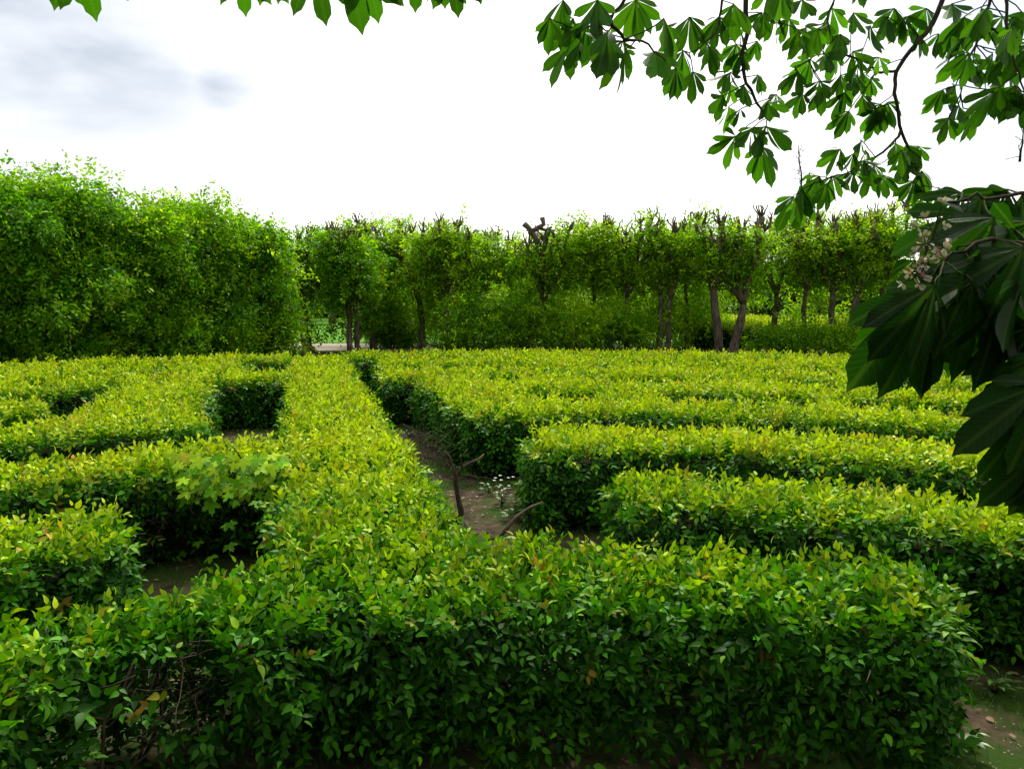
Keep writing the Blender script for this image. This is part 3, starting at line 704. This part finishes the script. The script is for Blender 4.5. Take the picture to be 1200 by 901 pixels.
# ------------------------------------------------------------------ maple sapling in the left hedge
r_ = empty('maple_sapling', (0, 0, 0), 'young maple with large star-shaped leaves growing out of the left hedge', 'sapling')
b0 = at(285, 640, 5.55); b0[2] = 0
ml, mc = [], Acc()
hub = []
for _ in range(170):
    x = random.uniform(198, 335); y = 505 + abs(random.gauss(0, 1)) * 62 + (14 if x < 230 else 0) + (x < 250) * 8
    if y > 680: continue
    if random.random() < .5 and y > 560: y -= 60
    hub.append((x, y, 5.35 - .12 * math.sin((x - 198) / 137 * 3.1) - (.05 if y < 590 else -.03) + random.uniform(-.08, .12)))
hub += [(215, 523, 5.3), (238, 560, 5.25), (262, 545, 5.2), (282, 570, 5.2), (300, 530, 5.3), (247, 652, 5.2), (268, 638, 5.2), (245, 665, 5.25), (250, 530, 5.25), (272, 522, 5.3)]
for (x, y, D) in hub:
    p = at(x, y, D); p[2] = min(p[2], HZ + random.uniform(-.12, .13))
    d = np.array([random.uniform(-.7, .7), -.55, random.uniform(-.9, -.1)]); nn = np.array([random.uniform(-.3, .3), -.6, .8])
    mc.add(p[None], d[None], nn[None], np.array([random.uniform(.09, .155)]), np.array([[.35 + .6 * (y < 580) * random.random(), random.random(), 0.0 if not (x == 215) else .5]]))
    if random.random() < .5: ml.append((wander(p, p + np.array([random.uniform(-.05, .05), .14, -.12]), 4, .1), [.0025] * 4))
for k in range(7):
    e = at(random.uniform(215, 325), random.uniform(515, 560), 5.35)
    ml.append((wander(b0, e, 8, .12), np.linspace(.011, .004, 8)))
mc.build('foliage', TPL_MAPLE, M['maple'], r_)
tubes('stems', ml, M['twig'], r_, 5)

# ------------------------------------------------------------------ gnarled bare stems at the soil path, low weeds and white flowers, grass
def gnarl(lines, lab):
    r_ = tubes('bare_hedge_stem', lines, M['twig'], None, 7, .15); tag(r_, lab, 'branch', 'bare crooked stems beside the soil path'); return r_
q = lambda x, y, D: at(x, y, D)
gnarl([([q(533, 612, 4.75), q(541, 600, 4.75), q(537, 582, 4.75), q(533, 562, 4.75), q(541, 548, 4.75), q(552, 542, 4.75), q(562, 537, 4.8), q(567, 532, 4.85)], [.026, .022, .018, .016, .012, .010, .007, .004]),
       ([q(535, 565, 4.75), q(531, 548, 4.75), q(527, 535, 4.75), q(520, 528, 4.75)], [.012, .009, .006, .003]),
       ([q(541, 548, 4.75), q(540, 536, 4.7), q(548, 526, 4.7)], [.008, .005, .003])], 'upright crooked bare stem forking beside the straight hedge')
gnarl([([q(575, 633, 4.5), q(583, 631, 4.5), q(592, 622, 4.5), q(600, 612, 4.5), q(607, 604, 4.55), q(622, 594, 4.6), q(636, 588, 4.7)], [.013, .013, .013, .011, .010, .008, .004]),
       ([q(572, 622, 4.5), q(571, 632, 4.5), q(575, 633, 4.5)], [.008, .011, .012])], 'low bent bare root arching over the bright soil patch')
gnarl([([q(545, 612, 4.6), q(550, 622, 4.55), q(553, 632, 4.5), q(560, 640, 4.5)], [.014, .012, .010, .008])], 'short bare stub between the forked stem and the bent root')
# fine dead twigs where hedges are thin
def twigs(c, rad, n, lab):
    L = []
    for _ in range(n):
        a = c + rng.normal(0, rad * .45, 3); a[2] = max(a[2], .05); d = norm(rng.normal(0, 1, (1, 3)) * np.array([[1, .6, .6]]))[0]
        p = wander(a, a + d * random.uniform(.12, .34), 6, .15); L.append((p, np.linspace(.0035, .0012, 6)))
        for k in range(2):
            i = random.randint(1, 4); L.append((wander(p[i], p[i] + norm(rng.normal(0, 1, (1, 3)))[0] * .1, 4, .1), [.002, .0015, .001, .001]))
    tag(tubes('dead_twigs', L, M['twig'], None, 4), lab, 'twigs', 'dead twigs in the hedges')
twigs(at(195, 800, 2.85), .19, 34, 'tangle of dead grey twigs in the hole of the ragged front hedge')
twigs(at(500, 533, 6.2), .20, 60, 'grey dead twigs at the side of the soil path, left of the forked stem')
twigs(at(200, 585, 5.45), .25, 70, 'brownish dead twigs in the left hedge beside the maple leaves')
def weed(x, y, n, lab, flowers=0, h=.10):
    p = at_z(x, y, 0.0); acc = Acc(); L = []
    r_ = empty('small_weed', tuple(p), lab, 'weed', 'small weeds on the soil')
    for i in range(n):
        a = random.uniform(0, 6.28); t = random.uniform(.3, 1); pos = np.array([math.cos(a) * .09 * t, math.sin(a) * .07 * t, h * random.uniform(.2, 1)])
        acc.add(pos[None], np.array([[math.cos(a), math.sin(a), .25]]), np.array([[0, 0, 1.0]]), np.array([random.uniform(.035, .065)]), np.array([[random.random() * .6, random.random(), 0]]))
        L.append(([(0, 0, 0), tuple(pos * .6), tuple(pos)], [.002, .0015, .001]))
    acc.build('foliage', TPL_NEAR, M['weed'], r_); tubes('stems', L, M['stalk'], r_, 4)
    if flowers:
        f = Acc()
        for i in range(flowers):
            c = np.array([random.uniform(-.12, .12), random.uniform(-.06, .06), h + random.uniform(.02, .12)])
            for k in range(6):
                a = k / 6 * 6.28; f.add(c[None], np.array([[math.cos(a), math.sin(a) * .8, .3]]), np.array([[0, -.3, 1.0]]), np.array([.016]), np.array([[.5, random.random(), 0]]))
        f.build('white_flowers', TPL_PETAL, M['petal'], r_)
weed(588, 592, 26, 'flat-headed white flowers beside the rounded end of the third hedge', 7, .17)
weed(603, 610, 22, 'dark little weed just below the white flowers')
weed(574, 578, 16, 'tiny weed on the soil path just left of the white flowers')
weed(1165, 812, 26, 'weed growing on the soil at the lower right corner')
weed(1120, 880, 24, 'weed beside the free end of the front hedge', 0)
weed(480, 512, 14, 'tiny weed far along the soil path')
def grass(n):
    P = []
    x = rng.uniform(-8, 8, n * 6); y = rng.uniform(1.5, 13, n * 6); d = d2all(x, y); P3 = np.stack([x, y, 0 * x], 1)
    m = (d > -.05) & (wob(P3, 2.3, 5.0) + rng.normal(0, .12, len(x)) > .12); x, y = x[m][:n * 3], y[m][:n * 3]
    k = len(x); P3 = np.stack([x, y, np.zeros(k)], 1)
    leaves('grass', P3, rng.normal(0, .35, (k, 3)) + np.array([0, 0, 1.0]), rng.normal(0, 1, (k, 3)), rng.uniform(.02, .065, k),
           np.stack([rng.uniform(.1, .8, k), rng.uniform(0, 1, k), np.zeros(k)], 1), TPL_BLADE, M['weed'], None, wid=1.6)['kind'] = 'stuff'
grass(16000)
def litter(n):
    x = rng.uniform(-8, 8, n * 4); y = rng.uniform(1.5, 12, n * 4); m = d2all(x, y) > -.1; x, y = x[m][:n], y[m][:n]; k = len(x)
    o = leaves('leaf_litter', np.stack([x, y, np.full(k, .012)], 1), rng.normal(0, 1, (k, 3)) * np.array([1, 1, .12]), rng.normal(0, .2, (k, 3)) + np.array([0, 0, 1.0]),
           rng.uniform(.015, .05, k), np.stack([rng.uniform(.2, .6, k), rng.uniform(0, .8, k), rng.uniform(.6, 1, k)], 1), TPL_NEAR, M['litter'])
    o['kind'] = 'stuff'
M['litter'] = leaf_mat('dead_leaf', (.10, .06, .03), (.16, .10, .05), (.22, .15, .08), red=(.17, .10, .05), trans=.05, rough=.8)
litter(3800)

# ------------------------------------------------------------------ the horse chestnut the photographer stands under
ch = empty('horse_chestnut_tree', (2.3, -1.9, 0), 'horse chestnut whose dark leafy branches hang into the top and right', 'tree')
off = np.array([2.3, -1.9, 0.])
def CH(x, y, D): return at(x, y, D) - off
tubes('trunk', [(wander((0, 0, -.1), (-.2, .15, 3.4), 9, .05), [.34, .26, .24, .23, .22, .21, .2, .2, .2])], M['bark'], ch, 14, .06)
lf, pet = Acc(), []
def palmate(hubp, axis, nrm, size, nleaf=None, age=.4):
    """one compound leaf: 5-7 leaflets spread from a hub, with its stalk"""
    axis = norm(np.array(axis, float)[None])[0]; nrm = np.array(nrm, float); X = norm(np.cross(axis, nrm)[None])[0]; N = np.cross(X, axis)
    k = nleaf or random.choice((5, 5, 5, 6, 7)); hang = random.uniform(.0, .42); sp_ = random.uniform(165, 205) if k > 5 else random.uniform(125, 160)
    for i in range(k):
        t = (i / (k - 1) - .5) * 2; an = R(t * sp_ / 2 + random.uniform(-5, 5))
        d = axis * math.cos(an) + X * math.sin(an) - N * random.uniform(.05, .4) + np.array([0, 0, -hang - random.uniform(0, .22)])
        L = size * (1 - .45 * t * t) * random.uniform(.82, 1.08)
        lf.add(np.array(hubp)[None], norm(d[None]), (N + rng.normal(0, .5, 3))[None], np.array([L]), np.array([[age + random.uniform(-.25, .25), random.random(), 0]]))
def stalk(a, b, r_=.0016): pet.append((wander(a, b, 5, .05), [r_] * 5))

BR = [  # visible hanging branches: pixel path with depth, base radius
 [(872, -60, 2.3), (873, 10, 2.3), (876, 40, 2.3), (869, 70, 2.3), (873, 92, 2.3), (885, 120, 2.3), (898, 140, 2.3)],
 [(1115, -60, 2.4), (1108, -5, 2.4), (1088, 35, 2.4), (1066, 58, 2.4), (1050, 84, 2.4), (1048, 110, 2.4), (1055, 150, 2.4), (1066, 180, 2.4), (1080, 215, 2.4), (1090, 240, 2.4)],
 [(1056, 153, 2.4), (1044, 172, 2.4), (1022, 188, 2.4), (1000, 200, 2.4), (975, 208, 2.4), (940, 222, 2.4)],
 [(1050, 84, 2.4), (1030, 86, 2.4), (1015, 72, 2.4), (995, 66, 2.4), (960, 62, 2.4), (930, 80, 2.4)],
 [(748, -50, 1.7), (735, 0, 1.7), (715, 22, 1.7), (690, 34, 1.7), (665, 30, 1.7)],
 [(715, 22, 1.7), (730, 45, 1.7), (755, 50, 1.75), (780, 70, 1.9)],
 [(850, -40, 2.2), (845, 10, 2.2), (838, 40, 2.2), (810, 62, 2.2)],
 [(1165, -60, 1.9), (1160, 0, 1.9), (1148, 40, 1.9), (1130, 85, 1.9), (1125, 120, 1.9)],
 [(1185, -60, 1.8), (1178, 0, 1.8), (1180, 40, 1.8), (1192, 80, 1.8), (1205, 120, 1.8)],
 [(1290, 180, 1.25), (1230, 215, 1.25), (1180, 232, 1.25), (1140, 228, 1.25), (1100, 240, 1.3)],
 [(1300, 250, 1.15), (1220, 290, 1.15), (1160, 280, 1.15), (1110, 300, 1.15), (1085, 330, 1.2)],
 [(1300, 330, 1.1), (1240, 400, 1.05), (1215, 470, 1.05), (1210, 540, 1.05)],
 [(640, -60, 1.5), (540, -55, 1.5), (400, -45, 1.4), (260, -50, 1.4), (90, -55, 1.35)],
 [(1010, -60, 2.3), (985, -20, 2.3), (970, 20, 2.3), (975, 50, 2.3)],
 [(930, -60, 2.3), (925, -10, 2.3), (912, 25, 2.3)],
]
bl_ = []
for k, b in enumerate(BR):
    pts = np.array([CH(*p) for p in b]); D = b[0][2]
    # smooth subdivision with small kinks
    ts = np.linspace(0, len(pts) - 1, len(pts) * 3); i0 = np.minimum(ts.astype(int), len(pts) - 2); f = (ts - i0)[:, None]
    pp = pts[i0] * (1 - f) + pts[i0 + 1] * f + rng.normal(0, .002, (len(ts), 3))
    r0 = .0085 if k in (0, 1, 12) else .0045
    bl_.append((pp, np.linspace(r0, r0 * .35, len(pp))))
# limbs from the trunk out over the frame, carrying the twigs
for tx, ty, tz in [(-1.6, 4.0, 4.0), (.6, 4.1, 4.1), (-3.0, 3.3, 3.9), (1.2, 3.1, 3.6), (-4.6, 1.6, 3.9), (-1.0, 2.4, 4.6), (2.4, 2.6, 4.2), (-2.6, -1.2, 4.6), (2.5, -.4, 4.4)]:
    p = wander((-.2, .15, random.uniform(2.4, 3.3)), (tx, ty, tz), 12, .06); bl_.append((p, np.linspace(.075, .018, 12)))
tubes('branches', bl_, M['twig'], ch, 7, .06)

# leaf hubs read from the photograph: x, y, D, leaflet length (px), direction of the middle leaflet in the picture (deg from down, + = right)
HUB = [
 (858, 94, 1.7, 0, 0),
 (730, 48, 1.75, 58, -5), (712, 40, 1.7, 60, -25), (688, 28, 1.7, 52, -45), (672, 22, 1.7, 46, -60), (660, 0, 1.7, 44, -35), (700, 0, 1.7, 55, 0), (745, 0, 1.8, 50, 10),
 (768, 60, 1.9, 44, 10), (792, 80, 2.0, 34, 0), (780, 30, 2.0, 40, 40), (812, 84, 2.1, 34, 0), (800, 60, 2.2, 38, 20), (808, 20, 2.2, 42, -10), (830, 55, 2.2, 36, 30),
 (842, 20, 2.2, 42, -30), (860, 5, 2.2, 42, 0), (872, 100, 2.3, 30, -20), (856, 85, 2.3, 34, -35), (848, 112, 2.3, 32, -60), (888, 88, 2.3, 30, 40), (868, 128, 2.3, 30, -60),
 (862, 160, 2.3, 36, -50), (882, 150, 2.3, 34, -15), (898, 148, 2.3, 52, 5), (893, 172, 2.3, 46, 8), (900, 120, 2.3, 30, 30), (870, 60, 2.3, 30, -30),
 (893, 15, 2.3, 36, -25), (908, 18, 2.3, 36, 15), (925, 22, 2.3, 30, 0), (940, 0, 2.3, 36, 0), (900, -10, 2.3, 38, 0),
 (935, 84, 2.4, 34, -40), (950, 70, 2.4, 34, -20), (968, 62, 2.4, 32, 10), (940, 110, 2.4, 32, -30), (960, 95, 2.4, 32, 0), (985, 88, 2.4, 32, 10), (1005, 88, 2.4, 30, -30), (1000, 60, 2.4, 32, 40), (985, 40, 2.4, 38, -20),
 (965, 30, 2.4, 38, -40), (975, 10, 2.4, 38, 10), (1000, 15, 2.4, 36, 30), (1020, 92, 2.4, 26, 30), (990, 108, 2.4, 34, -40), (1010, 112, 2.4, 30, 30), (1032, 122, 2.4, 34, -25), (1040, 120, 2.4, 34, 20),
 (1026, 128, 2.4, 34, -10), (995, 130, 2.4, 34, -40), (965, 100, 2.4, 38, -50), (1020, 30, 2.4, 38, 0), (1040, 20, 2.4, 38, -30), (1060, 20, 2.4, 38, 20),
 (1048, 10, 2.4, 38, 0), (1075, 40, 2.4, 30, 40), (1085, 10, 2.4, 36, -20), (1100, 40, 2.3, 34, 30),
 (1140, 75, 2.0, 40, -20), (1130, 60, 2.0, 40, -60), (1120, 100, 2.0, 38, -50), (1140, 128, 2.0, 44, -10), (1124, 124, 2.0, 40, -50), (1105, 105, 2.0, 34, -60), (1160, 70, 2.0, 44, -30), (1178, 70, 2.0, 44, 0), (1195, 60, 2.0, 46, 10),
 (1190, 100, 1.9, 46, -30), (1165, 108, 1.9, 42, -40), (1200, 110, 1.9, 46, -10), (1130, 20, 2.0, 42, -30), (1150, 10, 2.0, 44, 10), (1175, 20, 2.0, 44, 0), (1198, 15, 2.0, 44, 0), (1115, 5, 2.0, 40, 0),
 (1128, 48, 2.0, 40, -80), (1210, 50, 1.9, 46, -30), (1180, 45, 1.9, 42, -60),
 (1000, 180, 2.4, 32, -40), (985, 175, 2.4, 32, -60), (1010, 165, 2.4, 28, -60), (960, 206, 2.4, 36, -35), (940, 220, 2.4, 40, -20), (930, 230, 2.4, 42, -30), (945, 236, 2.4, 36, 10), (975, 206, 2.4, 32, 10),
 (1000, 202, 2.4, 32, 0), (1020, 200, 2.4, 34, -20), (1035, 205, 2.4, 34, 10), (1050, 168, 2.4, 28, -30), (1070, 178, 2.4, 30, 10), (1058, 190, 2.4, 32, 10), (1080, 200, 2.4, 34, 20), (1070, 212, 2.4, 34, -15), (1086, 225, 2.4, 34, 0),
 (1012, 188, 2.4, 26, 10), (1100, 220, 2.3, 30, 30), (1062, 170, 2.4, 26, 50),
 # large dark leaves close by at the right
 (1128, 226, 1.3, 46, -70), (1150, 232, 1.3, 52, -20), (1180, 222, 1.3, 60, -60), (1198, 228, 1.3, 60, -20),
 (1165, 255, 1.2, 85, -55), (1190, 270, 1.2, 95, -45), (1130, 250, 1.25, 80, -60), (1150, 300, 1.15, 100, -60), (1180, 330, 1.15, 110, -50), (1120, 290, 1.2, 85, -40),
 (1095, 335, 1.1, 112, -52), (1088, 365, 1.12, 100, -22), (1072, 305, 1.2, 60, -60), (1120, 350, 1.15, 110, -10), (1140, 330, 1.1, 115, 0), (1170, 350, 1.1, 110, 0), (1200, 330, 1.1, 120, -10), (1100, 310, 1.2, 80, -40),
 (1200, 290, 1.1, 110, -60), (1215, 380, 1.1, 120, -20), (1210, 260, 1.2, 90, -30),
 (1225, 450, 1.0, 120, -32), (1240, 480, 1.0, 120, -40), (1215, 420, 1.05, 110, -10), (1235, 545, 1.0, 80, -50), (1250, 520, 1.0, 110, -50),
 # leaf tips hanging in along the top left
 (98, -48, 1.35, 66, 8), (78, -42, 1.4, 52, -20), (285, -38, 1.4, 52, 0), (310, -42, 1.4, 48, 30), (370, -38, 1.3, 62, 8), (405, -52, 1.3, 84, 12), (432, -36, 1.3, 58, 8), (335, -36, 1.4, 42, 20),
 (490, -38, 1.5, 48, -5), (530, -34, 1.5, 50, 8), (556, -36, 1.5, 38, 10), (520, -30, 1.5, 40, 40),
]
UPc = np.array([0, sp, cp]); FWc = np.array([0, cp, -sp])
for (x, y, D, L, a) in HUB:
    if L == 0: continue
    if y < -20: y -= 1
    p = CH(x, y, D); size = L / 900 * D * (1.02 if D > 1.5 or y < 0 else 1.06)
    ax = np.array([math.sin(R(a)), 0, 0]) - UPc * math.cos(R(a)) + FWc * random.uniform(-.35, .2)
    nn = -FWc * random.choice((1, 1, -1)) * random.uniform(.5, 1) + UPc * random.uniform(.2, .8) + np.array([random.uniform(-.4, .4), 0, 0])
    if y < -20:    # single leaflet tips reach into view
        for da in (0, -38, 38, -75, 75):
            an = R(a + da); d = np.array([math.sin(an), 0, 0]) - UPc * math.cos(an)
            if da and y + L * math.cos(an) > 16 and x < 600: continue
            lf.add(p[None], d[None], (-FWc + np.array([random.uniform(-.3, .3), 0, .2]))[None], np.array([size * (1 - .002 * abs(da))]), np.array([[.55, random.random(), 0]]))
    else: palmate(p, ax, nn, size, age=.50 if D > 1.5 else .02)  # close leaves get a darker tone, their shade put into the colour
    # stalk to the nearest twig point
    best = None
    for pp, rr in bl_[:len(BR)]:
        dd = np.linalg.norm(pp - p, axis=1); i = int(dd.argmin())
        if best is None or dd[i] < best[0]: best = (dd[i], pp[i])
    stalk(best[1], p)
for k in (0, 1, 2, 3, 4, 5, 6, 7, 8, 13, 14):
    pp, rr = bl_[k]; Dk = BR[k][0][2]
    for _ in range(4):
        i = random.randint(len(pp) // 3, len(pp) - 1); p = pp[i] + np.array([random.uniform(-.09, .09), random.uniform(-.12, .12), random.uniform(-.05, .05)])
        a = random.uniform(-70, 60); ax = np.array([math.sin(R(a)), 0, 0]) - UPc * math.cos(R(a)) + FWc * random.uniform(-.5, .5)
        palmate(p, ax, -FWc * random.uniform(.2, 1) + UPc * random.uniform(.2, 1), random.uniform(.065, .095), age=.6); stalk(pp[i], p, .0016)
# the canopy overhead, above and behind the frame
for (x, y, D, L, a) in [(1082, 342, 1.12, 142, -36), (1085, 350, 1.1, 128, -18), (1092, 352, 1.1, 120, 4), (1076, 335, 1.14, 90, -62), (1205, 485, 1.05, 100, -34), (1195, 440, 1.05, 95, -12), (1218, 530, 1.0, 95, -44), (1150, 405, 1.1, 38, 2)]:
    d = np.array([math.sin(R(a)), 0, 0]) - UPc * math.cos(R(a)) + FWc * random.uniform(-.15, .25)
    lf.add(CH(x, y, D)[None], norm(d[None]), (-FWc + np.array([random.uniform(-.5, .5), 0, random.uniform(0, .5)]))[None], np.array([L / 900 * D]), np.array([[.04, .4, 0]]))
for _ in range(34):        # mass of near leaves filling the right side, their shade painted in
    x, y = random.uniform(1150, 1290), random.uniform(235, 370)
    D = random.uniform(1.2, 1.5); a = random.uniform(-75, 10)
    ax = np.array([math.sin(R(a)), 0, 0]) - UPc * math.cos(R(a)) + FWc * random.uniform(-.5, .3)
    palmate(CH(x, y, D), ax, -FWc * .5 + UPc * random.uniform(.3, 1) + np.array([random.uniform(-.4, .4), 0, 0]), 95 / 900 * D, age=.1)
for _ in range(16):
    x, y = random.uniform(1225, 1300), random.uniform(400, 560); D = random.uniform(1.0, 1.2); a = random.uniform(-50, 0)
    ax = np.array([math.sin(R(a)), 0, 0]) - UPc * math.cos(R(a))
    palmate(CH(x, y, D), ax, -FWc + UPc * random.uniform(.1, .8), 105 / 900 * D, age=.1)
m = 0
while m < 2300:
    x, y, z = random.uniform(-5.5, 5.5), random.uniform(-4.5, 4.1), random.uniform(3.05, 5.6)
    if z < CAM_H + max(y, 0) * math.tan(R(22.5)) + .35: continue
    if random.random() < .0: continue
    palmate(np.array([x, y, z]) - off, (random.uniform(-1, 1), random.uniform(-1, 1), -.5), (random.uniform(-.4, .4), random.uniform(-.4, .4), 1), random.uniform(.12, .19), age=.4); m += 1
lf.build('foliage', TPL_CHEST, M['chestnut'], ch, smooth=True, wid=1.02)
tubes('leaf_stalks', pet, M['stalk'], ch, 5)
# flower candles
def candle(base, tip, n, w_, bare=False):
    base, tip = np.array(base), np.array(tip); r_ = tubes('flower_cluster', [(wander(base, tip, 9, .04), np.linspace(.0035, .0012, 9))] , M['stalk'], ch, 5)
    f = Acc(); L = []
    for i in range(n):
        t = random.uniform(.12, 1); c = base + (tip - base) * t; d = norm(rng.normal(0, 1, (1, 3)))[0]; e = c + d * w_ * (1.1 - .6 * t) * random.uniform(.6, 1)
        L.append((wander(c, e, 4, .1), [.0012, .001, .0008, .0008]))
        for k in range(4 if not bare else 2):
            dd = norm((d + rng.normal(0, .8, 3))[None])[0]
            f.add(e[None], dd[None], rng.normal(0, 1, (1, 3)), np.array([.0095 if not bare else .005]), np.array([[random.random(), random.random(), .75 if random.random() < .16 else 0]]))
    tubes('flower_stalks', L, M['stalk'], r_, 4)
    f.build('petals', TPL_PETAL, M['petal'], r_)
candle(CH(1102, 255, 1.08), CH(1070, 328, 1.08), 34, .034)
candle(CH(938, 225, 2.4), CH(936, 170, 2.4), 22, .028, True)
candle(CH(1195, 190, 2.0), CH(1200, 150, 2.0), 10, .03, True)
